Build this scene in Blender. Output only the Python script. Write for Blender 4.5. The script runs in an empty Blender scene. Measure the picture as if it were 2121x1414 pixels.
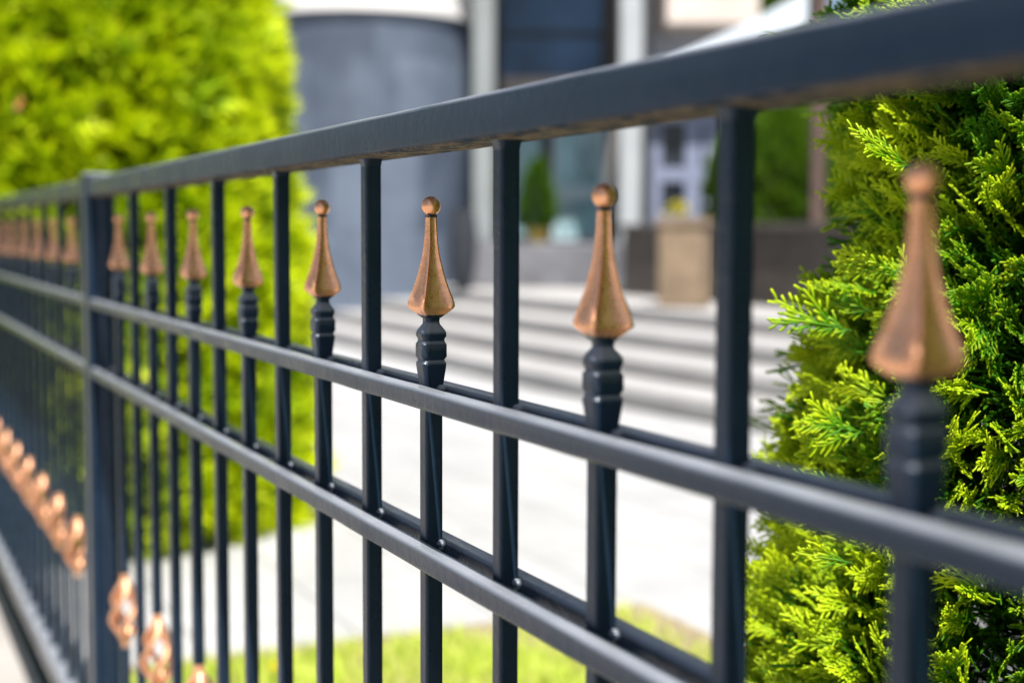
import bpy, math, random
import numpy as np
from mathutils import Matrix, Vector

# ------------------------------------------------------------------ camera, sky, sun, exposure
sc = bpy.context.scene
C = sc.collection
CAM = np.array([0.4319, -0.3769, -0.0219])
YAW, PIT, ROL = math.radians(64.886), math.radians(4.311), math.radians(0.206)
FW = np.array([-math.sin(YAW)*math.cos(PIT), math.cos(YAW)*math.cos(PIT), -math.sin(PIT)])
R0 = np.array([math.cos(YAW), math.sin(YAW), 0.0])
U0 = np.cross(R0, FW)
RT = R0*math.cos(ROL) + U0*math.sin(ROL)
UP = -R0*math.sin(ROL) + U0*math.cos(ROL)
cam_d = bpy.data.cameras.new('camera'); cam = bpy.data.objects.new('camera', cam_d); C.objects.link(cam)
m = Matrix.Identity(4)
for i in range(3):
    m[i][0], m[i][1], m[i][2], m[i][3] = RT[i], UP[i], -FW[i], CAM[i]
cam.matrix_world = m
cam_d.lens = 49.99; cam_d.sensor_width = 36.0; cam_d.sensor_fit = 'HORIZONTAL'
cam_d.clip_start = 0.02; cam_d.clip_end = 3000
cam_d.dof.use_dof = True; cam_d.dof.focus_distance = 1.01; cam_d.dof.aperture_fstop = 3.6
cam_d.dof.aperture_blades = 7; cam_d.dof.aperture_rotation = 0.2
sc.camera = cam

SUN = np.array([0.55, -0.092, 1.0]); SUN /= np.linalg.norm(SUN)
world = bpy.data.worlds.new('World'); sc.world = world; world.use_nodes = True
nt = world.node_tree; bg = nt.nodes['Background']
sky = nt.nodes.new('ShaderNodeTexSky'); sky.sky_type = 'NISHITA'; sky.sun_disc = False
sky.sun_elevation = math.asin(SUN[2]); sky.sun_rotation = math.atan2(SUN[0], SUN[1])
sky.air_density = 1.0; sky.dust_density = 1.8; sky.ozone_density = 1.2
nt.links.new(sky.outputs[0], bg.inputs[0]); bg.inputs[1].default_value = 0.072
sd = bpy.data.lights.new('sun', 'SUN'); sd.energy = 5.0; sd.angle = math.radians(0.5); sd.color = (1.0, 0.97, 0.92)
so = bpy.data.objects.new('sun', sd); C.objects.link(so)
so.rotation_euler = Vector(-SUN).to_track_quat('-Z', 'Y').to_euler()
so.location = (3, -1, 6)
sc.view_settings.view_transform = 'Standard'; sc.view_settings.look = 'None'
sc.view_settings.gamma = 1.0; sc.view_settings.exposure = 0.72
sc.cycles.use_denoising = True
sc.cycles.max_bounces = 8; sc.cycles.transparent_max_bounces = 6

F_PX = 2945.0
def ray(x, y): return FW + RT*((x-1060.5)/F_PX) + UP*((707-y)/F_PX)
def at_depth(x, y, d): return CAM + ray(x, y)*d
def at_z(x, y, Z):
    d = ray(x, y); return CAM + d*((Z-CAM[2])/d[2])
def at_y(x, y, Y):
    d = ray(x, y); return CAM + d*((Y-CAM[1])/d[1])

# ------------------------------------------------------------------ materials
def mat(name):
    mt = bpy.data.materials.new(name); mt.use_nodes = True
    return mt, mt.node_tree, mt.node_tree.nodes['Principled BSDF']
def nz(t, scale, detail=3, rough=.55, coord='Object', vec=None):
    n = t.nodes.new('ShaderNodeTexNoise'); n.inputs['Scale'].default_value = scale
    n.inputs['Detail'].default_value = detail; n.inputs['Roughness'].default_value = rough
    if vec is not None: t.links.new(vec, n.inputs['Vector'])
    else:
        c = t.nodes.new('ShaderNodeTexCoord'); t.links.new(c.outputs[coord], n.inputs['Vector'])
    return n.outputs['Fac']
def geo_pos(t): return t.nodes.new('ShaderNodeNewGeometry').outputs['Position']
def ramp(t, src, stops):
    r = t.nodes.new('ShaderNodeValToRGB'); el = r.color_ramp.elements
    while len(el) < len(stops): el.new(0.5)
    for e, (p, c) in zip(el, stops):
        e.position = p; e.color = (*c, 1) if len(c) == 3 else c
    t.links.new(src, r.inputs[0]); return r.outputs[0]
def mixc(t, fac, a, b, mode='MIX'):
    n = t.nodes.new('ShaderNodeMix'); n.data_type = 'RGBA'; n.blend_type = mode
    for s, v in ((n.inputs[0], fac), (n.inputs[6], a), (n.inputs[7], b)):
        if isinstance(v, (int, float)): s.default_value = v
        elif isinstance(v, tuple): s.default_value = (*v, 1)
        else: t.links.new(v, s)
    return n.outputs[2]
def math_n(t, op, a, b=0.0, c=None):
    n = t.nodes.new('ShaderNodeMath'); n.operation = op
    for i, v in enumerate((a, b, c)):
        if v is None: continue
        if isinstance(v, (int, float)): n.inputs[i].default_value = v
        else: t.links.new(v, n.inputs[i])
    return n.outputs[0]
def bump(t, b, h, strength, dist):
    n = t.nodes.new('ShaderNodeBump'); n.inputs['Strength'].default_value = strength
    n.inputs['Distance'].default_value = dist; t.links.new(h, n.inputs['Height'])
    t.links.new(n.outputs[0], b.inputs['Normal'])
def simple(name, col, rough=.6, var=.12, scale=8, metallic=0, bs=0.0, bd=.002, bscale=None):
    mt, t, b = mat(name); p = geo_pos(t)
    n = nz(t, scale, 4, vec=p)
    lo = tuple(max(0, c*(1-var)) for c in col); hi = tuple(min(1, c*(1+var)) for c in col)
    t.links.new(ramp(t, n, [(.3, lo), (.7, hi)]), b.inputs['Base Color'])
    b.inputs['Roughness'].default_value = rough; b.inputs['Metallic'].default_value = metallic
    if bs: bump(t, b, nz(t, bscale or scale*6, 4, vec=p), bs, bd)
    return mt

def paint_mat(name='anthracite_paint', under=False):
    mt, t, b = mat(name); p = geo_pos(t)
    big = nz(t, 14, 4, vec=p); fine = nz(t, 260, 3, .6, vec=p); speck = nz(t, 900, 2, .5, vec=p)
    base = ramp(t, big, [(.3, (.008, .018, .036)), (.7, (.013, .026, .048))])
    # thin dust and the sky's sheen on top, painted pale onto upward faces
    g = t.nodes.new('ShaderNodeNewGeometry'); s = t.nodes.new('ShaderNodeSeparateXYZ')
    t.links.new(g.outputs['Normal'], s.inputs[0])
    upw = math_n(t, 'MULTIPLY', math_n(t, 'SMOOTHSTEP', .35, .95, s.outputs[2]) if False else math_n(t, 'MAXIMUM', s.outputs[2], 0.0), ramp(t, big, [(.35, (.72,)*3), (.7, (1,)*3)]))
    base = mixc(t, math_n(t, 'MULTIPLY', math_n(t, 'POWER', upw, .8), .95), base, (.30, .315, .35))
    chips = ramp(t, speck, [(.73, (0,)*3), (.78, (1,)*3)])
    base = mixc(t, math_n(t, 'MULTIPLY', chips, .12), base, (.22, .22, .23))
    if under:
        dn = math_n(t, 'MAXIMUM', math_n(t, 'MULTIPLY', s.outputs[2], -1.0), 0.0)
        mp = t.nodes.new('ShaderNodeMapping'); mp.inputs['Scale'].default_value = (1, 2.2, 1); t.links.new(p, mp.inputs[0])
        pt = nz(t, 46, 6, .72, vec=mp.outputs[0])
        k = ramp(t, pt, [(.43, (0,)*3), (.50, (1,)*3)])
        rc = ramp(t, nz(t, 240, 4, .7, vec=p), [(.3, (.04, .028, .018)), (.55, (.15, .11, .075)), (.75, (.32, .26, .19))])
        base = mixc(t, math_n(t, 'MULTIPLY', k, math_n(t, 'POWER', dn, 3.0)), base, rc)
    t.links.new(base, b.inputs['Base Color'])
    ro = ramp(t, big, [(.25, (.20,)*3), (.75, (.42,)*3)])
    if under: ro = math_n(t, 'MULTIPLY_ADD', dn, .5, ro)
    t.links.new(ro, b.inputs['Roughness'])
    b.inputs['Specular Tint'].default_value = (.78, .88, 1.0, 1)
    b.inputs['Specular IOR Level'].default_value = .3; b.inputs['Coat Weight'].default_value = 0.0
    if under:
        t.links.new(math_n(t, 'MULTIPLY_ADD', dn, -.22, .3), b.inputs['Specular IOR Level'])
    h = math_n(t, 'ADD', math_n(t, 'MULTIPLY', nz(t, 95, 3, .5, vec=p), 1.0), math_n(t, 'MULTIPLY', fine, .35))
    bump(t, b, h, .42, .0012)
    return mt
M_PAINT = paint_mat()
M_RAIL = paint_mat('anthracite_paint_weathered_below', True)

def copper_mat(name, zlimit=None, met=.78, rg=(.22, .36), gain=(1, 1, 1)):
    mt, t, b = mat(name); p = geo_pos(t)
    n1 = nz(t, 160, 4, .65, vec=p); n2 = nz(t, 700, 3, .6, vec=p); n3 = nz(t, 420, 5, .7, vec=p)
    G = lambda c: tuple(min(1, a*b_) for a, b_ in zip(c, gain))
    col = ramp(t, n1, [(.2, G((.78, .35, .17))), (.55, G((.93, .46, .25))), (.85, G((.99, .58, .36)))])
    wear = ramp(t, n3, [(.70, (0,)*3), (.76, (1,)*3)])
    col = mixc(t, math_n(t, 'MULTIPLY', wear, .5), col, (.06, .035, .02))
    if zlimit is not None:
        tc = t.nodes.new('ShaderNodeTexCoord'); s = t.nodes.new('ShaderNodeSeparateXYZ'); t.links.new(tc.outputs['Object'], s.inputs[0])
        w = nz(t, 130, 3, .6, vec=p)
        lim = math_n(t, 'ADD', math_n(t, 'MULTIPLY', math_n(t, 'SUBTRACT', w, .5), .006), zlimit)
        low = math_n(t, 'LESS_THAN', s.outputs[2], lim)
        # bare dark ring where the ball was welded on
        r1 = math_n(t, 'LESS_THAN', math_n(t, 'ABSOLUTE', math_n(t, 'ADD', s.outputs[2], .0072)), math_n(t, 'MULTIPLY', n2, .0022))
        low = math_n(t, 'MAXIMUM', low, r1)
        col = mixc(t, low, col, (.018, .024, .034))
        t.links.new(math_n(t, 'MULTIPLY', math_n(t, 'SUBTRACT', 1.0, low), met), b.inputs['Metallic'])
    else:
        b.inputs['Metallic'].default_value = met
    t.links.new(col, b.inputs['Base Color'])
    t.links.new(ramp(t, n1, [(.3, (rg[0],)*3), (.7, (rg[1],)*3)]), b.inputs['Roughness'])
    bump(t, b, math_n(t, 'ADD', n1, math_n(t, 'MULTIPLY', n2, .4)), .30, .0012)
    return mt
M_COPPER = copper_mat('copper_paint', -.0765)
M_COPPERB = copper_mat('copper_paint_bulb', None, .55, (.34, .48), (1.0, 1.06, 1.1))

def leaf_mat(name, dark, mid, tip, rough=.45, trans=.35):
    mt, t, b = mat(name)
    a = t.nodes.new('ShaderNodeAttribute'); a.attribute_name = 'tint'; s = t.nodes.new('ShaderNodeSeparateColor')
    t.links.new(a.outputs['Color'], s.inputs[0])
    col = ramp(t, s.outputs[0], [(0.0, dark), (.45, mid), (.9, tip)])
    t.links.new(col, b.inputs['Base Color']); b.inputs['Roughness'].default_value = rough
    b.inputs['Specular IOR Level'].default_value = .35
    tr = t.nodes.new('ShaderNodeBsdfTranslucent'); t.links.new(col, tr.inputs[0])
    mx = t.nodes.new('ShaderNodeMixShader'); mx.inputs[0].default_value = trans
    out = t.nodes['Material Output']
    t.links.new(b.outputs[0], mx.inputs[1]); t.links.new(tr.outputs[0], mx.inputs[2]); t.links.new(mx.outputs[0], out.inputs[0])
    return mt
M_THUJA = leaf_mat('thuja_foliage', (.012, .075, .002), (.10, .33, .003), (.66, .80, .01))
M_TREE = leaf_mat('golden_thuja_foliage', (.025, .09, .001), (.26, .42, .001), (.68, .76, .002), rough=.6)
M_HEDGE = leaf_mat('hedge_foliage', (.02, .07, .004), (.05, .14, .004), (.12, .22, .01), rough=.6)
M_GRASS = leaf_mat('grass_blades', (.24, .34, .02), (.55, .72, .05), (.84, .86, .22), rough=.6)
M_FLOWER = simple('yellow_petals', (.85, .72, .01), .6, .1, 60)
M_BARK = simple('bark', (.07, .045, .03), .9, .35, 60, bs=.6)
M_DRY = simple('dried_brown_frond', (.85, .42, .12), .8, .2, 60)

# ------------------------------------------------------------------ mesh helpers
class MB:
    def __init__(s): s.v = []; s.f = []; s.n = 0; s.mi = []; s.m = 0
    def add(s, verts, faces):
        verts = np.asarray(verts, float); s.v.append(verts)
        for f in faces: s.f.append(tuple(i+s.n for i in f)); s.mi.append(s.m)
        s.n += len(verts); return s
    def box(s, lo, hi, axes=None, org=None):
        (x0, y0, z0), (x1, y1, z1) = lo, hi
        v = np.array([(x0,y0,z0),(x1,y0,z0),(x1,y1,z0),(x0,y1,z0),(x0,y0,z1),(x1,y0,z1),(x1,y1,z1),(x0,y1,z1)], float)
        if axes is not None: v = v @ np.array(axes)
        if org is not None: v = v + np.array(org)
        return s.add(v, [(3,2,1,0),(4,5,6,7),(0,1,5,4),(1,2,6,5),(2,3,7,6),(3,0,4,7)])
    def loft(s, rings, cap=True, closed=True):
        n = len(rings[0]); V = np.concatenate(rings); F = []
        for i in range(len(rings)-1):
            for j in range(n if closed else n-1):
                a = i*n+j; b = i*n+(j+1) % n; F.append((a, b, b+n, a+n))
        if cap: F.append(tuple(range(n-1, -1, -1))); F.append(tuple(range((len(rings)-1)*n, len(rings)*n)))
        return s.add(V, F)
    def build(s, name, mats, parent=None, bevel=0, smooth=40, seg=2, origin=None, wn=False):
        me = bpy.data.meshes.new(name); V = np.concatenate(s.v)
        if origin is not None: V = V - np.array(origin)
        me.from_pydata(V.tolist(), [], s.f); me.update()
        for mm in (mats if isinstance(mats, (list, tuple)) else [mats]): me.materials.append(mm)
        if max(s.mi) > 0: me.polygons.foreach_set('material_index', s.mi)
        if smooth:
            me.polygons.foreach_set('use_smooth', [True]*len(me.polygons))
            me.set_sharp_from_angle(angle=math.radians(smooth))
        o = bpy.data.objects.new(name, me); C.objects.link(o)
        if origin is not None: o.location = origin
        if wn:
            w_ = o.modifiers.new('weighted', 'WEIGHTED_NORMAL'); w_.keep_sharp = True; w_.weight = 90
        if bevel:
            bv = o.modifiers.new('bevel', 'BEVEL'); bv.width = bevel; bv.segments = seg; bv.limit_method = 'ANGLE'
            bv.harden_normals = False
        if parent: o.parent = parent
        return o
def thing(name, label, cat, loc=(0, 0, 0), rz=0, group=None):
    o = bpy.data.objects.new(name, None); C.objects.link(o); o.empty_display_size = .1
    o.location = loc; o.rotation_euler = (0, 0, rz); o['label'] = label; o['category'] = cat
    if group: o['group'] = group
    return o
def tag(o, label, cat, group=None, kind=None):
    o['label'] = label; o['category'] = cat
    if group: o['group'] = group
    if kind: o['kind'] = kind
    return o
def struct(o, kind='structure'): o['kind'] = kind; return o

def section(h, c, m=1.0, k=4, ex=1.6):
    """square section, half width h, corner chamfer c (rounded), faces hollowed to m*h in the middle"""
    pts = []
    for q in range(4):
        a = math.pi/2*q; ca, sa = math.cos(a), math.sin(a); loc = []
        for i in range(k):
            tt = i/k; loc.append((h*(m+(1-m)*tt**ex), tt*(h-c)))
        cx = h-c
        for i in range(3):
            th = math.pi/4*i; loc.append((cx+c*math.cos(th), cx+c*math.sin(th)))
        mir = [(y, x) for x, y in reversed(loc[1:k])]
        loc += mir
        pts += [(x*ca-y*sa, x*sa+y*ca) for x, y in loc]
    return np.array(pts)
def ring(h, c, z, m=1.0, x=0, y=0, k=4, ex=1.6):
    p = section(h, c, m, k, ex); return np.column_stack([p[:, 0]+x, p[:, 1]+y, np.full(len(p), z)])

BAR = .0066
def bar_rings(z0, z1, n=2, h=BAR):
    return [ring(h, .0016, z0+(z1-z0)*i/(n-1)) for i in range(n)]

def rail_mesh(mb, x0, x1, y0, y1, z0, z1, r=.003, n=40, seed=0):
    """rectangular tube along X with rounded edges and a hair of waviness"""
    rnd = np.random.RandomState(seed); pts = []
    for cx, cz, a0 in ((y1-r, z1-r, 0), (y0+r, z1-r, 90), (y0+r, z0+r, 180), (y1-r, z0+r, 270)):
        for i in range(4):
            a = math.radians(a0+30*i); pts.append((cx+r*math.cos(a), cz+r*math.sin(a)))
    pts = np.array(pts); rings = []
    for i in range(n+1):
        x = x0+(x1-x0)*i/n; j = rnd.normal(0, .00018, pts.shape)*0.6
        rings.append(np.column_stack([np.full(len(pts), x), pts[:, 0]+j[:, 0], pts[:, 1]+j[:, 1]]))
    mb.loft(rings)

def sphere(mb, c, r, sx=1, sy=1, sz=1, n=10, mrings=6):
    V = [(0, 0, -1)]
    for i in range(1, mrings):
        a = math.pi*i/mrings
        for j in range(n):
            b = 2*math.pi*j/n; V.append((math.sin(a)*math.cos(b), math.sin(a)*math.sin(b), -math.cos(a)))
    V.append((0, 0, 1)); F = []
    for j in range(n): F.append((0, 1+(j+1) % n, 1+j))
    for i in range(mrings-2):
        for j in range(n):
            a = 1+i*n+j; b = 1+i*n+(j+1) % n; F.append((a, b, b+n, a+n))
    l = len(V)-1; o = 1+(mrings-2)*n
    for j in range(n): F.append((l, o+j, o+(j+1) % n))
    mb.add(np.array(V)*r*np.array([sx, sy, sz])+np.array(c), F)

# ------------------------------------------------------------------ the fence
S = .127
Z_TOP0, Z_TOP1 = .0365, .0645
Z_U0, Z_U1 = -.1432, -.1288
Z_L0, Z_L1 = -.2560, -.2405
Z_B0, Z_B1 = -.935, -.893
GND = -1.05

def spear_mesh():
    mb = MB(); R = []
    # (z, silhouette half width seen at 68 degrees, hollow)
    prof = [(-.0062, 4.3, .97), (-.0090, 4.05, .92), (-.0154, 4.35, .86), (-.025, 4.95, .80), (-.0322, 5.8, .77), (-.0378, 6.8, .76),
            (-.0422, 7.9, .755), (-.0475, 9.2, .755), (-.0528, 10.7, .76), (-.060, 13.2, .775), (-.0655, 15.3, .80), (-.0688, 16.3, .83),
            (-.0706, 16.35, .86), (-.0722, 15.6, .90), (-.0748, 12.4, .96), (-.0776, 8.6, 1.0), (-.079, 7.0, 1.0)]
    for z, w, m in prof:
        c = .0012 + .0012*(w/16); m = 1-(1-m)*1.25
        h = (w/1000 + .372*c*.55)/1.3
        R.append(ring(h*1.03, min(c*.9, h*.55), z, m, k=8, ex=3.2))
    mb.loft(R)
    sphere(mb, (0, 0, 0), .0069, n=28, mrings=16)
    return mb
def collar_mesh(zbar):
    mb = MB(); R = []
    prof = [(-.0758, 7.6, .5), (-.0785, 6.6, .5), (-.0813, 6.1, .5), (-.0835, 6.5, .5), (-.0880, 10.3, .42), (-.0897, 11.1, .4), (-.0920, 11.1, .4), (-.0936, 10.0, .4), (-.0950, 9.7, .4),
            (-.0963, 10.2, .35), (-.0978, 11.3, .32), (-.1066, 11.4, .32), (-.1080, 10.3, .35), (-.1089, 9.7, .4), (-.1098, 10.0, .4), (-.1113, 11.1, .3), (-.1135, 10.9, .25),
            (-.1270, 8.7, .2), (-.1300, 8.5, .2), (zbar, 8.5, .2)]
    for z, w, cf in prof:
        h = w/1000/(1.3-.372*cf*.75)
        R.append(ring(h, h*cf, z))
    mb.loft(R); return mb
def basket_mesh(seed=0):
    """bulb of four rods twisted between two pointed caps"""
    mb = MB(); z0, z1 = -.648, -.556; n = 28
    for q in range(4):
        rings = []; pts = []
        for i in range(n+1):
            t = i/n; zz = z0+(z1-z0)*t
            rr = .0205*(math.sin(math.pi*t**.86))**.85*.86+.0022
            a = math.pi/2*q + math.radians(165)*t + .4
            pts.append(np.array([rr*math.cos(a), rr*math.sin(a), zz]))
        for i in range(n+1):
            d = pts[min(i+1, n)]-pts[max(i-1, 0)]; d /= np.linalg.norm(d)
            u = np.cross(d, (0, 0, 1.0)); u = u/np.linalg.norm(u) if np.linalg.norm(u) > 1e-3 else np.array([1., 0, 0]); w = np.cross(d, u)
            rings.append(np.array([pts[i]+.0046*(math.cos(b)*u*1.35+math.sin(b)*w*.95) for b in np.linspace(0, 2*math.pi, 9)[:-1]]))
        mb.loft(rings)
    for zc, sgn in ((z0+.002, -1), (z1-.002, 1)):
        R = [ring(w, w*.45, zc+sgn*zz) for w, zz in ((.0058, -.006), (.0066, 0), (.0062, .008), (.0056, .013))]
        if sgn < 0: R = R[::-1]
        mb.loft(R)
    return mb

def picket_full_mesh():
    mb = MB(); mb.loft(bar_rings(Z_B1+.0005, Z_TOP0+.0005, 6))
    R = [ring(BAR, .0016, Z_TOP0-.006), ring(BAR*1.12, .0025, Z_TOP0-.002), ring(BAR*1.4, .004, Z_TOP0+.0007)]
    mb.loft(R)
    for z in (Z_U1, Z_L1): beads(mb, z)
    return mb
def beads(mb, z):
    rnd = random.Random(int(-z*1e4))
    sphere(mb, (BAR+.0006, .0052, z-.0036), .0052, rnd.uniform(.8, 1.0), .85, .75, 14, 8)
    sphere(mb, (-BAR-.0004, .0052, z-.0038), .0048, rnd.uniform(.7, .9), .85, .75, 14, 8)
def picket_short_mesh():
    mb = MB(); mb.loft(bar_rings(-.5445, -.1295, 4)); mb.loft(bar_rings(Z_B1+.0005, -.660, 3))
    for z in (Z_U1, Z_L1): beads(mb, z)
    return mb

spear_me = collar_me = basket_me = full_me = short_me = None
def inst(name, me_holder, loc, parent, rz=0, sc_=None):
    o = bpy.data.objects.new(name, me_holder); C.objects.link(o); o.parent = parent; o.location = loc; o.rotation_euler = (0, 0, rz)
    if name not in ('twisted_basket', 'spear_finial'):
        w_ = o.modifiers.new('weighted', 'WEIGHTED_NORMAL'); w_.keep_sharp = True; w_.weight = 80
    return o
def mk(name, mb, mats, smooth=40):
    o = mb.build(name, mats, smooth=smooth); me = o.data; bpy.data.objects.remove(o); return me
spear_me = mk('spear_finial', spear_mesh(), M_COPPER, 60)
collar_me = mk('collar', collar_mesh(-.1320), M_PAINT, 35)
basket_me = mk('twisted_basket', basket_mesh(), M_COPPERB, 60)
full_me = mk('tall_picket', picket_full_mesh(), M_PAINT, 35)
short_me = mk('short_picket', picket_short_mesh(), M_PAINT, 35)

def panel(name, label, x0, x1, ks, seed):
    t = thing(name, label, 'fence', ((x0+x1)/2, 0, GND), group='panels of the iron fence')
    off = -(x0+x1)/2
    def rl(nm, y0, y1, z0, z1, mt, r, s):
        mb = MB(); rail_mesh(mb, x0+off, x1+off, y0, y1, z0-GND, z1-GND, r, 60, s)
        return mb.build(nm, mt, t, wn=True)
    rl('top_rail', -.0205, .0205, Z_TOP0, Z_TOP1, M_RAIL, .0032, seed)
    for z0, z1 in ((Z_U0, Z_U1), (Z_L0, Z_L1)):
        rl('cross_rail', -BAR-.0143, -BAR-.0002, z0, z1, M_PAINT, .0032, seed+1)
        rl('cross_rail', BAR+.0002, BAR+.0143, z0, z1, M_PAINT, .0032, seed+2)
    rl('bottom_rail', -.0205, .0205, Z_B0, Z_B1, M_PAINT, .003, seed+3)
    rnd = random.Random(seed)
    for k, x in ks:
        if k % 2:
            inst('tall_picket', full_me, (x+off, 0, -GND), t)
        else:
            p = inst('short_picket', short_me, (x+off, 0, -GND), t)
            dz = {4: -.0022}.get(k, rnd.uniform(-.0008, .0008))
            inst('spear_finial', spear_me, (0, 0, dz), p, rnd.uniform(-.04, .04) + {2: -.12, 0: .0}.get(k, 0))
            inst('collar', collar_me, (0, 0, dz), p)
            inst('twisted_basket', basket_me, (0, 0, 0), p, rnd.uniform(-.3, .3))
    return t
PX0, PX1 = -1.992, -1.945
panel('iron_fence', 'near dark grey iron fence panel with eight copper-tipped spears across the middle', PX1+.0005, .52,
      [(k, -S*k) for k in range(-3, 16)], 3)
panel('iron_fence', 'far iron fence panel beyond the post, blurred towards the left edge', -5.6, PX0-.0005,
      [(k, -S*k+.012) for k in range(17, 44)], 11)
pt = thing('fence_post', 'square dark grey steel post between the two iron fence panels', 'fence post', ((PX0+PX1)/2, 0, GND))
mb = MB(); h = (PX1-PX0)/2
mb.loft([ring(h, .003, .01), ring(h, .003, .5), ring(h, .003, Z_TOP1-GND+.003)]); mb.build('post_tube', M_PAINT, pt, wn=True)
mb = MB(); mb.loft([ring(h+.002, .003, Z_TOP1-GND+.003), ring(h+.002, .003, Z_TOP1-GND+.0065), ring(h-.004, .004, Z_TOP1-GND+.010)]); mb.build('post_cap', M_PAINT, pt)
mb = MB(); mb.box((-.06, -.06, .001), (.06, .06, .009)); mb.build('base_plate', M_PAINT, pt, bevel=.0015)

# ------------------------------------------------------------------ ground
def conc_mat(name, a, b_, joint=None, w=.4, hgt=.4):
    mt, t, b = mat(name); p = geo_pos(t)
    n = ramp(t, nz(t, 1.7, 6, .7, vec=p), [(.35, a), (.65, b_)])
    n = mixc(t, math_n(t, 'MULTIPLY', nz(t, 120, 3, .7, vec=p), .18), n, (.3, .29, .27))
    if joint:
        br = t.nodes.new('ShaderNodeTexBrick'); br.inputs['Scale'].default_value = 1.0; br.inputs['Mortar Size'].default_value = .006
        br.inputs['Brick Width'].default_value = w; br.inputs['Row Height'].default_value = hgt; br.inputs['Mortar Smooth'].default_value = .2
        t.links.new(p, br.inputs['Vector']); n = mixc(t, br.outputs['Fac'], n, joint)
    t.links.new(n, b.inputs['Base Color']); b.inputs['Roughness'].default_value = .8
    bump(t, b, nz(t, 200, 4, .6, vec=p), .3, .003)
    return mt
M_GROUND = conc_mat('ground_soil', (.22, .18, .13), (.32, .27, .2))
M_PAVE = conc_mat('pale_paving', (.36, .355, .35), (.46, .455, .45), (.22, .215, .20), .8, .4)
M_WALK = conc_mat('grey_pavement', (.34, .315, .29), (.46, .43, .40))
M_STEP = conc_mat('pale_step_stone', (.37, .355, .345), (.46, .445, .43))
def sheet(name, poly, z, mt, th=None):
    mb = MB(); n = len(poly)
    mb.add([(x, y, z) for x, y in poly], [tuple(range(n))]); o = mb.build(name, mt, smooth=0); return struct(o)
sheet('ground', [(-900, -900), (900, -900), (900, 900), (-900, 900)], GND-.012, M_GROUND)
sheet('paving', [(-24, .10), (-2.95, .10), (-2.95, 1.62), (6, 1.62), (6, 24), (-24, 24)], GND-.004, M_PAVE)
sheet('pavement', [(-40, -30), (12, -30), (12, -.02), (-40, -.02)], GND-.002, M_WALK)
# lawn bed: soil under grass
sheet('lawn_soil', [(-2.94, .105), (6, .105), (6, 1.61), (-2.94, 1.61)], GND+.006, simple('lawn_soil_mat', (.28, .22, .13), .95, .25, 30, bs=.5))
rnd = np.random.RandomState(5)
def grass(name, n, x0, x1, y0, y1, mt):
    X = rnd.uniform(x0, x1, n); Y = rnd.uniform(y0, y1, n)
    keep = rnd.rand(n) < np.clip(.55+.5*np.sin(X*7+1.3*np.sin(Y*9))*np.cos(Y*6), .08, 1); X, Y = X[keep], Y[keep]; n = len(X)
    H = rnd.uniform(.02, .055, n); A = rnd.uniform(0, 2*np.pi, n); L = rnd.uniform(.2, 1.0, n)*H; B = rnd.uniform(0, 2*np.pi, n); W = rnd.uniform(.0012, .0026, n)
    z = GND+.004; dx, dy = np.cos(A)*W, np.sin(A)*W
    V = np.empty((n, 5, 3)); lx, ly = np.cos(B)*L, np.sin(B)*L
    V[:, 0] = np.column_stack([X-dx, Y-dy, np.full(n, z)]); V[:, 1] = np.column_stack([X+dx, Y+dy, np.full(n, z)])
    V[:, 2] = np.column_stack([X-dx*.8+lx*.35, Y-dy*.8+ly*.35, z+H*.6]); V[:, 3] = np.column_stack([X+dx*.8+lx*.35, Y+dy*.8+ly*.35, z+H*.6])
    V[:, 4] = np.column_stack([X+lx, Y+ly, z+H])
    i = np.arange(n)*5
    loops = np.column_stack([i, i+1, i+3, i+2, i+2, i+3, i+4]).ravel()
    return big_mesh(name, V.reshape(-1, 3), loops, np.tile([4, 3], n), np.repeat(np.clip(rnd.normal(.55, .25, n), 0, 1), 5), mt)
def big_mesh(name, V, loops, counts, tint, mt, parent=None, origin=None, smooth=False):
    me = bpy.data.meshes.new(name)
    if origin is not None: V = V-np.array(origin)
    me.vertices.add(len(V)); me.vertices.foreach_set('co', V.astype(np.float32).ravel())
    me.loops.add(len(loops)); me.loops.foreach_set('vertex_index', loops.astype(np.int32))
    me.polygons.add(len(counts)); st = np.concatenate([[0], np.cumsum(counts)[:-1]]).astype(np.int32)
    me.polygons.foreach_set('loop_start', st); me.polygons.foreach_set('loop_total', counts.astype(np.int32))
    if smooth: me.polygons.foreach_set('use_smooth', np.ones(len(counts), bool))
    me.update(calc_edges=True)
    at = me.attributes.new('tint', 'FLOAT_COLOR', 'POINT')
    cc = np.ones((len(V), 4), np.float32); cc[:, :3] = np.clip(tint, 0, 1)[:, None]; at.data.foreach_set('color', cc.ravel())
    me.materials.append(mt); me.validate()
    o = bpy.data.objects.new(name, me); C.objects.link(o)
    if parent: o.parent = parent
    if origin is not None and not parent: o.location = origin
    return o
struct(grass('grass', 60000, -2.86, -.2, .13, 1.52, M_GRASS), 'stuff')
# dark strip standing in for the shade in the gap below the fence
mb = MB(); mb.box((-40, -.024, GND-.05), (8, .05, GND+.03)); o = mb.build('fence_gap_shade', simple('dark_gap_shade', (.022, .026, .03), .85, .25, 20, bs=.3), bevel=.004)
tag(o, 'low dark strip standing in for the shade under the fence', 'shade strip')

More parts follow.
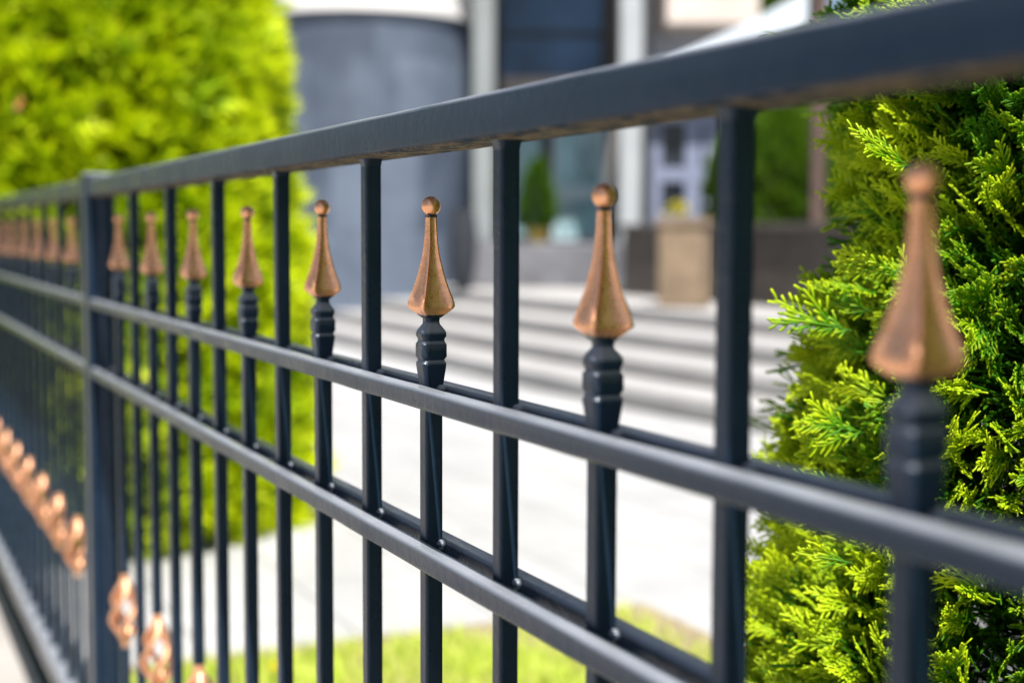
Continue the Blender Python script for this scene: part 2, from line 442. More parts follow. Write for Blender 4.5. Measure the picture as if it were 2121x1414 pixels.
def dandelion(x, y, label):
    P = at_z(x, y, GND+.05); t = thing('dandelion', label, 'flower', (P[0], P[1], GND))
    mb = MB(); mb.loft([np.array([(r*math.cos(a), r*math.sin(a), z) for a in np.linspace(0, 6.28, 7)[:-1]]) for r, z in ((.0022, .005), (.0018, .03), (.0018, .052))]); mb.build('stem', M_HEDGE, t)
    mb = MB(); rr = random.Random(2)
    for i in range(60):
        a = rr.uniform(0, 6.28); e = rr.uniform(.1, 1.3); l = rr.uniform(.012, .018)
        d = np.array([math.cos(a)*math.cos(e), math.sin(a)*math.cos(e), math.sin(e)]); s_ = np.array([-math.sin(a), math.cos(a), 0])*.0022
        b0 = np.array([0, 0, .052]); mb.add([b0-s_*.5, b0+s_*.5, b0+d*l+s_, b0+d*l-s_], [(0, 1, 2, 3)])
    mb.build('flower_head', M_FLOWER, t, smooth=0)
dandelion(567, 1388, 'single yellow dandelion in the grass behind the fence')

# ------------------------------------------------------------------ thuja sprays
def seg_strip(p0, p1, n_side, w, flat, nrm, pts, faces, tint, t0, t1, rings=3):
    pass
def make_spray(rs, length=.07, detail=True):
    """flattened fan of scale-leaf twigs in the local XZ plane (X outward). Returns V, quads, tint"""
    V = []; F = []; T = []
    def twig(p, a, l, w, t0, t1, curve=0.0, lift=0.0, nr=4):
        # chain of rings
        d0 = a; base = len(V); q = np.array(p, float)
        wd = [.75, 1.0, 1.15, 1.0] if nr == 4 else [.8, 1.15, 1.05]
        prev = q
        nr_ = len(wd)
        for i in range(nr_):
            tt = i/(nr_-1)*.93
            ang = a+curve*tt
            pos = q+np.array([math.cos(a+curve*tt*.5)*l*tt, lift*l*tt*tt, math.sin(a+curve*tt*.5)*l*tt])
            nx, nzz = -math.sin(ang), math.cos(ang); ww = w*wd[i]
            V.append(pos+np.array([nx*ww, 0, nzz*ww])); V.append(pos+np.array([0, ww*.55, 0]))
            V.append(pos-np.array([nx*ww, 0, nzz*ww])); V.append(pos-np.array([0, ww*.55, 0]))
            T.extend([t0+(t1-t0)*tt]*4)
        end = q+np.array([math.cos(a+curve*.5)*l, lift*l, math.sin(a+curve*.5)*l]); V.append(end); T.append(t1)
        for i in range(nr_-1):
            for j in range(4):
                A = base+i*4+j; B = base+i*4+(j+1) % 4; F.append((A, B, B+4, A+4))
        e = base+(nr_-1)*4
        for j in range(4): F.append((e+j, e+(j+1) % 4, base+nr_*4, base+nr_*4))
        return
    main_curve = rs.uniform(-.35, .35)
    w0 = .00125
    twig((0, 0, 0), -main_curve*.5, length, .0010, 0.0, .75, main_curve, rs.uniform(-.1, .1))
    n = int(length/.0050) if detail else 7
    for i in range(n):
        u = (i+.7)/n
        side = 1 if i % 2 else -1
        mc = -main_curve*.5+main_curve*u*.5
        pos = np.array([math.cos(mc)*length*u*.95, 0, math.sin(mc)*length*u*.95])
        l = length*(.56*math.sin(math.pi*min(1, u*.78+.2))**.8)*rs.uniform(.5, 1.25)*(1.0 if u < .8 else .8)
        a = mc+side*math.radians(rs.uniform(22, 50)*(1-.35*u)); yl = rs.uniform(-.25, .25)
        cv = -side*rs.uniform(.15, .5)
        tb, te = .05+.25*u, rs.uniform(.45, .85)+.15*u
        if l < .004: continue
        twig(pos, a, l, w0, tb, te, cv, yl)
        if detail:
            m = max(1, int(l/.0044))
            for k in range(m):
                v = (k+.8)/(m+.6)
                if v > .93: continue
                s2 = 1 if k % 2 else -1
                aa = a+cv*v*.5
                pp = pos+np.array([math.cos(aa)*l*v, yl*l*v*v, math.sin(aa)*l*v])
                l2 = l*.42*(1-v*.55)*rs.uniform(.5, 1.35)+.0024
                twig(pp, aa+s2*math.radians(rs.uniform(30, 45)), l2, w0*.95, tb+.3*v, te+rs.uniform(-.1, .12), -s2*.3, yl+rs.uniform(-.15, .15), 3)
    return np.array(V), np.array(F), np.array(T)
def crown_mesh(name, mt, pos, frames, scale, templates, tsel, tshift, parent, origin, tmul=None):
    Vs = []; Ls = []; Cs = []; Ts = []; base = 0
    for ti, (V, F, T) in enumerate(templates):
        idx = np.where(tsel == ti)[0]
        if len(idx) == 0: continue
        W = np.einsum('nij,vj->nvi', frames[idx]*scale[idx, None, None], V)+pos[idx][:, None, :]
        nV = len(V); n = len(idx)
        tri = F[:, 2] == F[:, 3]
        lo = []; ct = []
        Fl = []
        for f, tr in zip(F, tri):
            Fl.extend(f[:3] if tr else f); ct.append(3 if tr else 4)
        Fl = np.array(Fl)
        L = (Fl[None, :]+(np.arange(n)*nV)[:, None]+base).ravel()
        tm = 1.0 if tmul is None else tmul[idx][:, None]
        Vs.append(W.reshape(-1, 3)); Ls.append(L); Cs.append(np.tile(ct, n)); Ts.append((T[None, :]*tm+tshift[idx][:, None]).ravel()); base += nV*n
    return big_mesh(name, np.concatenate(Vs), np.concatenate(Ls), np.concatenate(Cs), np.concatenate(Ts), mt, parent, origin, smooth=True)
def frames_from(out, roll):
    x = out/np.linalg.norm(out, axis=1)[:, None]; up = np.array([0, 0, 1.0])
    y = np.cross(np.broadcast_to(up, x.shape), x); y /= np.linalg.norm(y, axis=1)[:, None]; z = np.cross(x, y)
    c, s = np.cos(roll)[:, None], np.sin(roll)[:, None]
    y2 = y*c+z*s; z2 = -y*s+z*c
    return np.stack([x, y2, z2], axis=2)
def lump(th, z, seed, ft=3.0, fz=5.0):
    r = np.random.RandomState(seed); v = 0*th
    for i in range(7):
        a = r.randint(1, int(ft*2)+1); b = r.uniform(-1, 1)*fz*2.2; v = v+np.sin(a*th+b*z+r.uniform(0, 6.28))*r.uniform(.5, 1)
    return v/3.2

# --- near thuja on the right, in focus
def near_thuja():
    t = thing('thuja_shrub', 'sharp green thuja with yellow tips filling the right side behind the fence', 'shrub', (0, 0, GND))
    lat, dep = .535, 1.27
    c = CAM+FW*dep+RT*lat; cx, cy = c[0], c[1]; t.location = (cx, cy, GND)
    rs = np.random.RandomState(21)
    templates = [make_spray(rs, rs.uniform(.045, .075), True) for _ in range(10)]
    lows = [make_spray(rs, .085, False) for _ in range(4)]
    def radius(z):   # z world
        return np.interp(z, [-1.0, -.8, -.5, -.3, -.15, 0, .15, .4, .8, 1.0], [.22, .29, .32, .31, .275, .238, .255, .24, .13, .03])
    camang = math.atan2(CAM[1]-cy, CAM[0]-cx)
    def shell(n, zr, da, rin, seed):
        r = np.random.RandomState(seed)
        z = r.uniform(*zr, n); th = camang+r.uniform(-da, da, n)
        lm = lump(th, z*1.6, 4, 4, 6)
        rad = radius(z)*(1+.10*lm)-rin*r.rand(n)**1.3
        return th, z, rad, lm, r
    # sunlit and shaded patches of the crown, painted into the spray tint
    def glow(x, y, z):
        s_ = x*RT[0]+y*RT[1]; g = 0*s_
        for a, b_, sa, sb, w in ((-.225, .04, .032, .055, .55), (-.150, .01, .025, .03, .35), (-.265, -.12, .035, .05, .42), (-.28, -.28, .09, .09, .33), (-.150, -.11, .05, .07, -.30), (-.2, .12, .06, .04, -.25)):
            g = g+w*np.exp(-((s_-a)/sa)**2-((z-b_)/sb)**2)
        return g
    P = []; O = []; Rl = []; Sc = []; Ts = []; Tm = []; Sel = []
    th, z, rad, lm, r = shell(6500, (-.62, .34), 1.75, .10, 1)
    n = len(th)
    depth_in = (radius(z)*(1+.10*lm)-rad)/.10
    swirl = lump(th+2, z, 9, 4, 5)
    out = np.column_stack([np.cos(th+.35*swirl+r.normal(0, .22, n)), np.sin(th+.35*swirl+r.normal(0, .22, n)), .30+.45*lump(th, z, 13, 4, 6)+r.normal(0, .2, n)])
    pos = np.column_stack([rad*np.cos(th), rad*np.sin(th), z-GND])
    o = out/np.linalg.norm(out, axis=1)[:, None]; pos = pos-o*.045
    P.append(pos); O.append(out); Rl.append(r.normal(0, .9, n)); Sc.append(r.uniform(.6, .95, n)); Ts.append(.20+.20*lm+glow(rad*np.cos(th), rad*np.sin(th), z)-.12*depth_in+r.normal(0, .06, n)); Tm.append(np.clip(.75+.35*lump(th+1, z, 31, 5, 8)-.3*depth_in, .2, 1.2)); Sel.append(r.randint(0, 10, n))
    # long stray fronds on the silhouette facing the paving
    strays = [(1640, 600), (1600, 640), (1625, 850), (1590, 905), (1655, 560), (1720, 300), (1735, 420), (1760, 30), (1800, 20), (1700, 520), (1575, 960), (1600, 1120), (1690, 790), (1860, 15)]
    n = len(strays); pos = []; out = []
    for sx, sy in strays:
        Q = at_depth(sx+165, sy+45, 1.13+r.uniform(-.06, .1))-np.array([cx, cy, GND]); pos.append(Q)
        out.append(-RT*1.0+UP*r.uniform(.1, .6)-FW*r.uniform(-.3, .5))
    P.append(np.array(pos)); O.append(np.array(out)); Rl.append(r.normal(0, .5, n)); Sc.append(r.uniform(.7, .95, n)); Ts.append(r.uniform(.12, .35, n)); Tm.append(np.full(n, .9)); Sel.append(r.randint(0, 10, n))
    # coarser foliage over the rest of the crown
    th, z, rad, lm, r = shell(2600, (-1.0, 1.0), math.pi, .09, 7)
    front = (np.abs(th-camang) < 1.65) & (z > -.6) & (z < .32)
    k = ~front; th, z, rad, lm = th[k], z[k], rad[k], lm[k]; n = len(th)
    out = np.column_stack([np.cos(th+r.normal(0, .3, n)), np.sin(th+r.normal(0, .3, n)), .4+r.normal(0, .25, n)])
    P.append(np.column_stack([(rad-.04)*np.cos(th), (rad-.04)*np.sin(th), z-GND])); O.append(out); Rl.append(r.normal(0, .8, n)); Sc.append(r.uniform(.9, 1.25, n)); Ts.append(.05+.15*lm); Tm.append(np.full(n, .8)); Sel.append(r.randint(10, 14, n))
    # dense inner shell that closes the crown
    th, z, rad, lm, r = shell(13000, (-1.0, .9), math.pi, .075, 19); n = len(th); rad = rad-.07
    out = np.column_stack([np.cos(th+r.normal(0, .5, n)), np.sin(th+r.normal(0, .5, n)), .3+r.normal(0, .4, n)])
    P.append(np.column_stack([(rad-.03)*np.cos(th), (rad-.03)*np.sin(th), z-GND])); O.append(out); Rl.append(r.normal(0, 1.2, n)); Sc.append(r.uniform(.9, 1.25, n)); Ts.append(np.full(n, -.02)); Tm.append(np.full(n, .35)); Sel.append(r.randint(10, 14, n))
    P = np.concatenate(P); O = np.concatenate(O)
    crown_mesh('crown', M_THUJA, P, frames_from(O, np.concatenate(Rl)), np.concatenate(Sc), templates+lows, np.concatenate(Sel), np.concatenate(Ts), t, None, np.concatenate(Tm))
    # trunk and limbs
    mb = MB()
    def limb(a, b, r0, r1, mb=mb):
        a, b = np.array(a, float), np.array(b, float); d = (b-a)/np.linalg.norm(b-a)
        u = np.cross(d, (.3, .2, .9)); u /= np.linalg.norm(u); w = np.cross(d, u)
        mb.loft([np.array([p+rr*(math.cos(q)*u+math.sin(q)*w) for q in np.linspace(0, 2*math.pi, 9)[:-1]]) for p, rr in ((a, r0), ((a+b)/2+u*.006, (r0+r1)/2), (b, r1))])
    limb((0, 0, 0), (0, 0, .9), .028, .018); limb((0, 0, .88), (.01, 0, 1.9), .018, .004)
    rr = random.Random(4)
    for i in range(70):
        z0 = rr.uniform(.1, 1.7); a = rr.uniform(0, 6.28); l = float(radius(z0+GND))*.55
        limb((0, 0, z0), (math.cos(a)*l, math.sin(a)*l, z0+l*.55), .0055, .0015)
    mb.build('trunk', M_BARK, t)
near_thuja()

# --- far conifers and hedges: flat leafy sprays, thinner
def leafy(name, part, label, cat, loc, prof, zs, n, size, mt, seed, lumpamp=.12, group=None, shift=0.1, depth=.25, trunk=True, sel=None, mul=.8, fac=None):
    t = thing(name, label, cat, loc, group=group); rs = np.random.RandomState(seed)
    temp = []
    for _ in range(4):
        V = []; F = []; T = []
        for i in range(9):
            a = rs.uniform(-.9, .9); l = rs.uniform(.4, 1)*size; b = np.array([rs.uniform(0, .25)*size, rs.uniform(-.12, .12)*size, rs.uniform(-.12, .12)*size])
            d = np.array([math.cos(a), rs.uniform(-.5, .5), math.sin(a)]); d /= np.linalg.norm(d); s_ = np.cross(d, (0, 1, rs.uniform(-.6, .6))); s_ = s_/np.linalg.norm(s_)*size*rs.uniform(.07, .13)
            k = len(V); V += [b, b+d*l*.55+s_, b+d*l, b+d*l*.55-s_]; F.append((k, k+1, k+2, k+3)); T += [0, .5, .95, .5]
        temp.append((np.array(V), np.array(F), np.array(T)))
    r = rs; z = r.uniform(zs[0], zs[-1], n); th = r.uniform(-math.pi, math.pi, n)
    lm = lump(th, z*1.5/max(.3, zs[-1]-zs[0])*2, seed+3, 5, 4) + .5*lump(th*3 // 1 * 0 + th, z*4, seed+8, 9, 6)
    R = np.interp(z, zs, prof)
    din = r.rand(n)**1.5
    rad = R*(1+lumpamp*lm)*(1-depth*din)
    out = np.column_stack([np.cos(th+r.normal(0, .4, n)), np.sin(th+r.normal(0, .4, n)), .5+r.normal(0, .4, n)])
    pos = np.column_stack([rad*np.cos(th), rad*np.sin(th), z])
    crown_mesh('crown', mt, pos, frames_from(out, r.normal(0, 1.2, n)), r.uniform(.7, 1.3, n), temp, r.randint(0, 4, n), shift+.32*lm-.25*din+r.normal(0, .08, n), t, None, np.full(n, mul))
    if trunk:
        mb = MB(); H = zs[-1]*.9; w = max(prof)*.09
        mb.loft([np.array([(rr*math.cos(a), rr*math.sin(a), zz) for a in np.linspace(0, 6.28, 9)[:-1]]) for rr, zz in ((w*1.2, 0), (w, H*.3), (w*.3, H))])
        q = random.Random(seed)
        for i in range(26):
            z0 = q.uniform(.08, .85)*H; a = q.uniform(0, 6.28); l = float(np.interp(z0, zs, prof))*.75
            e = np.array([math.cos(a)*l, math.sin(a)*l, z0+l*.4]); b0 = np.array([0, 0, z0]); u = np.array([-math.sin(a), math.cos(a), 0]); ww = np.array([0, 0, 1.])
            mb.loft([np.array([pp+rr*(math.cos(k)*u+math.sin(k)*ww) for k in np.linspace(0, 6.28, 6)[:-1]]) for pp, rr in ((b0, w*.3), (e, w*.08))])
        mb.build('trunk', M_BARK, t)
    return t
c = CAM+FW*5.1+RT*(-910/F_PX*5.1)
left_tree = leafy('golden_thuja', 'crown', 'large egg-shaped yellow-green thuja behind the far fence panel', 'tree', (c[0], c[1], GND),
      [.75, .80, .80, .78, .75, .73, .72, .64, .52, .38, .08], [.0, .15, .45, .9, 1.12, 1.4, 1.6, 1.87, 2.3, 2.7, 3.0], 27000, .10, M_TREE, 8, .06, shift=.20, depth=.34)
P = at_depth(40, 212, 4.14); t = thing('dried_frond', 'small orange-brown dead frond caught in the yellow-green thuja', 'dead leaf', tuple(P))
mb = MB(); rr = random.Random(3)
for i in range(10):
    a = rr.uniform(0, 6.28); d = np.array([math.cos(a), rr.uniform(-.4, .4), math.sin(a)])*.030; s_ = np.array([-math.sin(a), .2, math.cos(a)])*.012
    mb.add([(0, 0, 0), d*.5+s_, d, d*.5-s_], [(0, 1, 2, 3)])
t2 = mb.build('leaf_cluster', M_DRY, t, smooth=0)

# ------------------------------------------------------------------ steps and terrace
def superellipse(cx, cy, a, b, n, N=72, half=True):
    pts = []
    for i in range(N+1):
        th = math.pi+math.pi*i/N
        c_, s_ = math.cos(th), math.sin(th)
        pts.append((cx+a*math.copysign(abs(c_)**(2/n), c_), cy+b*math.copysign(abs(s_)**(2/n), s_)))
    return pts
def slab(mb, pts, yback, z0, z1, in_=0.0):
    n = len(pts); P0 = [(x, y, z0) for x, y in pts]+[(pts[-1][0], yback, z0), (pts[0][0], yback, z0)]
    P1 = [(x, y, z1) for x, y, _ in P0]; k = len(P0)
    mb.add(P0+P1, [tuple(range(k-1, -1, -1)), tuple(range(k, 2*k))]+[(i, (i+1) % k, (i+1) % k+k, i+k) for i in range(k)])
ST = thing('entrance_steps', 'broad curved flight of pale stone steps rising to the house', 'steps', (-7.8, 4, GND))
M_RISER = simple('grey_riser_stone', (.25, .26, .25), .85, .15, 12, bs=.3)
off = np.array([-7.8, 4, GND])
back = [0, .40, .82, 1.30]
for i in range(4):
    z0 = GND+.12*i; last = i == 3
    e = back[i]
    for nm, grow, za, zb, mt in (('riser', 0.0, z0-.004, z0+.034, M_RISER), ('tread', .035, z0+.034, z0+.12, M_STEP)):
        mb = MB(); pts = superellipse(-11.6, 8.2, 8.2-e+grow, 4.4-e+grow, 5.0); slab(mb, pts, 9.2 if nm == 'riser' else 9.2, za, zb)
        mb.v[-1] = mb.v[-1]-off; mb.build(nm, mt, ST, bevel=.006 if nm == 'tread' else 0, smooth=30)
TZ = GND+.48
sheet('terrace', [(-26, 6.4), (-3.5, 6.4), (-3.5, 30), (-26, 30)], TZ+.004, conc_mat('terrace_slabs', (.30, .295, .29), (.38, .375, .37), (.25, .25, .25), .5, .5))
mb = MB(); mb.box((-26, 6.38, GND), (-3.5, 6.5, TZ)); o = mb.build('terrace_edge', M_STEP, bevel=.004); tag(o, 'low pale retaining edge of the raised terrace beside the steps', 'retaining wall')

# ------------------------------------------------------------------ house, in a frame that faces the gate
FH = FW.copy(); FH[2] = 0; FH /= np.linalg.norm(FH); RH = R0.copy()
def zpx(y, d): return CAM[2]-(y-485)/F_PX*d
def hx(x, d): return (x-1060.5)/F_PX*d
AX = [RH, FH, np.array([0, 0, 1.0])]
HO = np.array([CAM[0], CAM[1], 0])
def hbox(mb, x0, x1, d0, d1, z0, z1): return mb.box((x0, d0, z0), (x1, d1, z1), AX, HO-np.array(cur))
def pbox(mb, px0, px1, py0, py1, d, th, dref=None):
    dd = dref or d; return hbox(mb, hx(px0, dd), hx(px1, dd), d, d+th, zpx(py1, dd), zpx(py0, dd))
D = 15.0
houseloc = HO+RH*hx(1150, D)+FH*(D+2); cur = (houseloc[0], houseloc[1], TZ)
house = thing('house', 'modern house behind the steps with grey curved wall, white columns and glass doors', 'house', cur)
M_SLATE = None
mt, tt, b = mat('slate_cladding'); p = geo_pos(tt)
vo = tt.nodes.new('ShaderNodeTexBrick'); vo.inputs['Brick Width'].default_value = .45; vo.inputs['Row Height'].default_value = .9; vo.inputs['Mortar Size'].default_value = .006; vo.inputs['Scale'].default_value = 1
vo.inputs['Color1'].default_value = (.045, .06, .09, 1); vo.inputs['Color2'].default_value = (.15, .19, .25, 1); vo.inputs['Mortar'].default_value = (.05, .05, .06, 1)
tc = tt.nodes.new('ShaderNodeUVMap') if False else tt.nodes.new('ShaderNodeTexCoord')
sx = tt.nodes.new('ShaderNodeSeparateXYZ'); tt.links.new(p, sx.inputs[0]); cbn = tt.nodes.new('ShaderNodeCombineXYZ')
pr = math_n(tt, 'ADD', math_n(tt, 'MULTIPLY', sx.outputs[0], float(RH[0])), math_n(tt, 'MULTIPLY', sx.outputs[1], float(RH[1])))
tt.links.new(pr, cbn.inputs[0]); tt.links.new(sx.outputs[2], cbn.inputs[1]); tt.links.new(cbn.outputs[0], vo.inputs['Vector'])
tt.links.new(mixc(tt, .5, vo.outputs[0], ramp(tt, nz(tt, 2.2, 5, .6, vec=p), [(.3, (.04, .055, .085)), (.7, (.13, .16, .21))])), b.inputs['Base Color']); b.inputs['Roughness'].default_value = .55
M_SLATE = mt
M_WHITE = simple('white_render', (.78, .76, .73), .7, .04, 3)
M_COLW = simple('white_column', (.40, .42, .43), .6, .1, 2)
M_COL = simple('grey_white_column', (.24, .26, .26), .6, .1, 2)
M_DARKF = simple('dark_window_frame', (.03, .035, .04), .4, .2, 10)
M_HWALL = simple('warm_grey_render', (.20, .19, .185), .8, .15, 2)
M_BEIGE = simple('beige_soffit', (.62, .53, .47), .8, .1, 2)
def glass(name, col, rough=.06):
    mt, t, b = mat(name); p = geo_pos(t)
    hi = tuple(min(1, c*1.8) for c in col)  # noisy base colour imitates blurred reflections in the panes
    t.links.new(ramp(t, nz(t, 1.3, 3, vec=p), [(.35, col), (.65, hi)]), b.inputs['Base Color']); b.inputs['Roughness'].default_value = rough
    b.inputs['Specular IOR Level'].default_value = .4; return mt
M_GLB = glass('blue_window_glass', (.035, .08, .16), .3); M_GLT = glass('teal_curtained_glass', (.20, .34, .38)); M_GLD = glass('dark_window_glass', (.02, .025, .035)); M_BLIND = simple('pale_blind', (.45, .58, .62), .7, .1, 4)

def cyl(mb, cxp, r, d, z0, z1, a0, a1, n=48, thick=.2):
    ctr = HO+RH*cxp+FH*d-np.array([cur[0], cur[1], 0])
    A = np.linspace(a0, a1, n); ro = [ctr+RH*math.cos(a)*r+FH*math.sin(a)*r for a in A]; ri = [ctr+RH*math.cos(a)*(r-thick)+FH*math.sin(a)*(r-thick) for a in A]
    rings = [np.array([(q[0], q[1], z0-cur[2]) for q in ro]+[(q[0], q[1], z0-cur[2]) for q in ri[::-1]]), np.array([(q[0], q[1], z1-cur[2]) for q in ro]+[(q[0], q[1], z1-cur[2]) for q in ri[::-1]])]
    mb.loft(rings)
mb = MB(); cyl(mb, hx(745, 15.6), 1.24, 15.9, GND+.05, zpx(24, 15), math.pi*.98, math.pi*2.02); mb.build('curved_wall', M_SLATE, house, smooth=30)
mb = MB(); cyl(mb, hx(745, 15.6), 1.31, 15.9, zpx(28, 14.6), zpx(-240, 14.6), math.pi*.95, math.pi*2.05, thick=1.2); mb.build('round_balcony', M_WHITE, house, smooth=30)
mb = MB(); hbox(mb, hx(560, 15), hx(1570, 15), 17.4, 21, TZ, 3.4); mb.build('wall', M_HWALL, house)
mb = MB(); hbox(mb, hx(500, 15), hx(1360, 15), 14.6, 21.3, 3.42, 3.7); mb.build('roof_slab', M_WHITE, house)
PZ = zpx(503, 15)
mb = MB(); hbox(mb, hx(960, 15), hx(1345, 15), 14.7, 17.39, TZ, PZ); mb.build('porch_base', simple('slate_porch_stone', (.15, .15, .165), .7, .3, 3), house, bevel=.02)
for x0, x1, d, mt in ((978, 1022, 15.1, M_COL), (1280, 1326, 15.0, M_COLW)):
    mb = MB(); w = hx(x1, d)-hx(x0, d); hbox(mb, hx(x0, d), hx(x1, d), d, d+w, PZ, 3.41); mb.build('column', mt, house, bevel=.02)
def window(x0, x1, y0, y1, d, gm, fm, bars=(), hb=(), fw=.05):
    a, b_ = hx(x0, D), hx(x1, D); z0, z1 = zpx(y1, D), zpx(y0, D); w = MB()
    pane = MB(); hbox(pane, a, b_, d, d+.03, z0, z1); f = pane.build('window', gm, house, smooth=0)
    mb = MB()
    for u, v in ((a, a+fw), (b_-fw, b_)): hbox(mb, u, v, d-.05, d-.002, z0, z1)
    for u, v in ((z0, z0+fw), (z1-fw, z1)): hbox(mb, a+fw, b_-fw, d-.05, d-.002, u, v)
    for q in bars: hbox(mb, hx(q, D)-fw*.5, hx(q, D)+fw*.5, d-.047, d-.004, z0+fw, z1-fw)
    for q, hh in hb: hbox(mb, a+fw, b_-fw, d-.044, d-.006, zpx(q, D)-hh/2, zpx(q, D)+hh/2)
    fr = mb.build('frame', fm, f, smooth=0)
    return f
window(1026, 1268, -260, 176, 16.4, M_GLB, M_DARKF, (), ((40, .05),))
window(1026, 1134, 182, 498, 16.4, M_GLT, M_DARKF, (), ())
window(1150, 1268, 182, 498, 16.4, M_GLT, M_BLIND, (), ((392, .16),), .06)
fq = MB(); hbox(fq, hx(1026, D)+.06, hx(1268, D)-.06, 16.36, 16.395, zpx(172, D), zpx(135, D)); fq.build('reflection_band', simple('beige_reflection', (.34, .30, .27), .7, .35, 3), house, smooth=0)  # beige reflection in the upper glass, built as a coloured strip
fq = MB(); hbox(fq, hx(1150, D)+.07, hx(1200, D), 16.36, 16.395, zpx(480, D), zpx(410, D)); hbox(fq, hx(1205, D), hx(1268, D)-.07, 16.36, 16.395, zpx(345, D), zpx(190, D)); fq.build('curtain', simple('pale_curtain', (.28, .42, .45), .8, .25, 5), house, smooth=0)
window(1395, 1430, 30, 130, 17.2, M_GLD, M_DARKF)
window(1345, 1500, 215, 470, 15.6, M_GLD, simple('white_blue_frame', (.24, .27, .38), .5, .06, 3), (1362, 1445), ((357, .15),), .16)
mb = MB(); hbox(mb, hx(1326, D)+.02, hx(1352, D), 15.3, 15.6, TZ, 3.4); hbox(mb, hx(1500, D), hx(1512, D), 15.5, 15.7, TZ, 2.2); mb.build('downpipe', M_DARKF, house)
mb = MB(); hbox(mb, hx(1372, D), hx(1560, D), 14.9, 17.38, zpx(58, D), zpx(-150, D)); mb.build('balcony', M_BEIGE, house, bevel=.01)
mb = MB(); hbox(mb, hx(1340, D), hx(1345, D)+.9, 15.61, 17.38, TZ, zpx(60, D)); hbox(mb, hx(1502, D), hx(1556, D), 15.72, 17.38, TZ, zpx(60, D)); mb.build('porch_wing', simple('pale_blue_render', (.38, .40, .47), .7, .1, 2), house)

# pale sloping awning on a brown post
cur = (HO+RH*hx(1540, 12)+FH*12.5); cur = (cur[0], cur[1], TZ)
aw = thing('awning', 'pale sloping awning on a brown post to the right of the house', 'awning', cur)
def quadprism(mb, pts, d0, d1):
    V = [RH*hx(x, d0)+FH*d0+np.array([0, 0, zpx(y, d0)])+HO-np.array(cur) for x, y in pts]
    W = [RH*hx(x, d0)+FH*d1+np.array([0, 0, zpx(y, d0)])+HO-np.array(cur) for x, y in pts]
    n = len(pts); mb.add(V+W, [tuple(range(n)), tuple(range(2*n-1, n-1, -1))]+[(i, i+n, (i+1) % n+n, (i+1) % n) for i in range(n)])
mb = MB(); quadprism(mb, [(1375, 170), (1660, 62), (1660, -12), (1560, 44), (1375, 130)], 12.0, 13.5); mb.build('canopy', simple('pale_awning_sheet', (.62, .68, .74), .5, .05, 3), aw, smooth=0)
mb = MB(); pbox(mb, 1678, 1702, -60, 607, 12.2, .1); mb.build('post', simple('brown_timber', (.10, .06, .05), .8, .2, 10), aw)
mb = MB(); pbox(mb, 1660, 1678, 0, 40, 12.25, .05); mb.build('bracket', M_DARKF, aw)

# brown low wall, planters, shrubs on the terrace
WZ = TZ+.004
def on_wall(p0, p1, y, th, z0, z1, name, mt, label, cat):
    cx_ = (p0+p1)/2; t_ = (cx_, y, z0); mb = MB(); mb.box((p0-cx_, 0, 0), (p1-cx_, th, z1-z0)); o = mb.build(name, mt, bevel=.01); o.location = t_; return tag(o, label, cat)
a = at_y(1290, 560, 6.05)[0]; bb = at_y(1900, 560, 6.05)[0]
wt = at_y(1600, 462, 6.05)[2]
lw = thing('garden_wall', 'low dark brown stone wall at the top of the steps behind the planter', 'wall', ((a+bb)/2, 6.05, TZ))
mb = MB(); mb.box((a-(a+bb)/2, 0, 0), (bb-(a+bb)/2, .25, wt-TZ-.05)); mb.build('masonry', simple('dark_brown_stone', (.075, .062, .052), .9, .3, 5, bs=.5), lw)
mb = MB(); mb.box((a-(a+bb)/2-.02, -.03, wt-TZ-.05), (bb-(a+bb)/2+.02, .28, wt-TZ)); mb.build('coping', simple('dark_coping', (.10, .085, .075), .8, .2, 8), lw, bevel=.005)

dpl = 10.6
cur = HO+RH*hx(1425, dpl)+FH*(dpl+.2); cur = (cur[0], cur[1], TZ)
pl = thing('planter', 'tall beige stone planter with yellow flowers at the top of the steps', 'planter', cur, rz=0)
w2 = (hx(1482, dpl)-hx(1366, dpl))/2; hp = zpx(450, dpl)-TZ
M_SAND = simple('sandstone', (.25, .18, .115), .85, .25, 6, bs=.3)
ang = YAW-math.radians(22)
def rot(v, a): c_, s_ = math.cos(a), math.sin(a); return np.column_stack([v[:, 0]*c_-v[:, 1]*s_, v[:, 0]*s_+v[:, 1]*c_, v[:, 2]])
s2 = w2*.80
mb = MB(); mb.box((-s2, -s2, 0.005), (s2, s2, hp-.06)); mb.v = [rot(v, ang) for v in mb.v]; mb.build('box', M_SAND, pl, bevel=.01)
mb = MB(); mb.box((-s2-.02, -s2-.02, hp-.06), (s2+.02, s2+.02, hp)); mb.v = [rot(v, ang) for v in mb.v]; mb.build('rim', M_SAND, pl, bevel=.008)
fl = thing('flowering_plant', 'low yellow flowering plant growing in the beige planter', 'plant', (cur[0]-RH[0]*.06, cur[1]-RH[1]*.06, TZ+hp))
rr = random.Random(8); mb = MB(); mg = MB()
for i in range(240):
    a_ = rr.uniform(0, 6.28); e = rr.uniform(.15, 1.5); r_ = rr.uniform(.05, .125); c_ = np.array([math.cos(a_)*math.cos(e)*r_, math.sin(a_)*math.cos(e)*r_, math.sin(e)*r_*1.1])
    u = np.array([rr.uniform(-1, 1), rr.uniform(-1, 1), rr.uniform(-1, 1)]); u /= np.linalg.norm(u); v = np.cross(u, (.2, .5, .8)); v /= np.linalg.norm(v)
    (mb if (i % 3 and c_[2] > .02) else mg).add([c_-u*.014, c_+v*.012, c_+u*.014, c_-v*.012], [(0, 1, 2, 3)])
mb.build('blossoms', M_FLOWER, fl, smooth=0); mg.build('leaves', M_BARK if False else simple('dull_green_leaf', (.05, .12, .02), .7, .3, 30), fl, smooth=0)

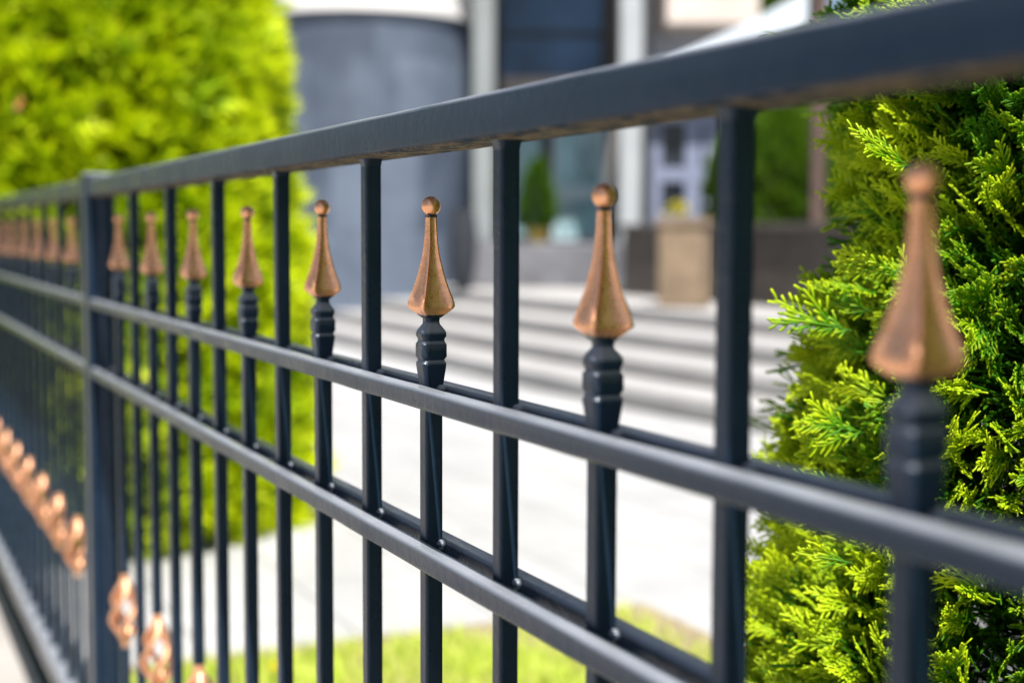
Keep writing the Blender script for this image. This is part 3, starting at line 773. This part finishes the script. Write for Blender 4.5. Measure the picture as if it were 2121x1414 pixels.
d = 14.4; q = HO+RH*hx(1112, d)+FH*d
pz = PZ
q = HO+RH*hx(1112, 15.2)+FH*15.2
pot = thing('plant_pot', 'small ochre pot holding the cone-shaped shrub on the porch', 'plant pot', (q[0], q[1], PZ))
mb = MB(); mb.loft([np.array([(r_*math.cos(a), r_*math.sin(a), z) for a in np.linspace(0, 6.28, 17)[:-1]]) for r_, z in ((.09, .002), (.13, .14), (.14, .16), (.12, .155))]); mb.build('pot_body', simple('ochre_clay', (.42, .30, .06), .7, .1, 10), pot)
leafy('cone_shrub', 'crown', 'small dark green cone-shaped shrub in a pot on the porch', 'shrub', (q[0], q[1], PZ+.15), [.12, .17, .16, .11, .02], [0, .12, .3, .5, .72], 900, .07, M_HEDGE, 17, .03, shift=.2)
# made-up urn shape standing in for a dark, shadowy blur at the wall foot
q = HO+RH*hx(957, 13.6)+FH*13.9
pot = thing('dark_blur_shape', 'made-up dark urn shape for the shadowy blur at the foot of the curved grey wall', 'plant pot', (q[0], q[1], TZ+.004))
mb = MB(); mb.loft([np.array([(r_*math.cos(a), r_*math.sin(a), z) for a in np.linspace(0, 6.28, 33)[:-1]]) for r_, z in ((.07, .0), (.10, .08), (.13, .25), (.14, .5), (.125, .68), (.10, .78), (.11, .80), (.09, .795))]); mb.build('pot_body', simple('dark_blur', (.022, .026, .034), .9, .2, 10), pot)

# hedges and trees to the right of the house
q = HO+RH*hx(1640, 13.5)+FH*14.2
leafy('broad_conifer', 'crown', 'rounded green shrub behind the brown wall left of the sharp thuja', 'shrub', (q[0], q[1], TZ), [.45, .62, .68, .66, .55, .3, .05], [0, .3, .7, 1.1, 1.4, 1.62, 1.75], 4200, .12, M_HEDGE, 41, .08, shift=.35)
q = HO+RH*hx(1800, 18)+FH*19
leafy('background_tree', 'crown', 'tall green tree beyond the awning behind the sharp thuja', 'tree', (q[0], q[1], TZ), [.3, .9, 1.2, 1.2, .8, .1], [.4, .8, 1.3, 1.7, 2.0, 2.3], 5000, .2, M_HEDGE, 43, .1, shift=.3, group='trees beyond the house')
q = HO+RH*hx(1590, 30)+FH*32
leafy('background_tree', 'crown', 'green treetop showing between the beige balcony and the awning', 'tree', (q[0], q[1], TZ), [.3, 1.2, 1.6, 1.6, 1.2, .1], [1.5, 2.5, 3.6, 4.6, 5.6, 6.4], 4000, .35, M_HEDGE, 47, .1, shift=.3, group='trees beyond the house')
for i, (x, y, w) in enumerate(((.32, .82, 'first'), (1.15, .80, 'second'), (2.0, .84, 'third'), (2.9, .8, 'fourth'))):  # unseen thujas added so the bars' end faces reflect something dark
    leafy('thuja_shrub', 'crown', w+' added unseen thuja along the fence, darkening its reflections', 'shrub', (x, y, GND), [.30, .40, .42, .38, .30, .16, .03], [0, .3, .8, 1.3, 1.7, 2.1, 2.35], 3600, .10, M_THUJA, 60+i, .08, shift=.15, group='unseen thujas added to darken the fence')
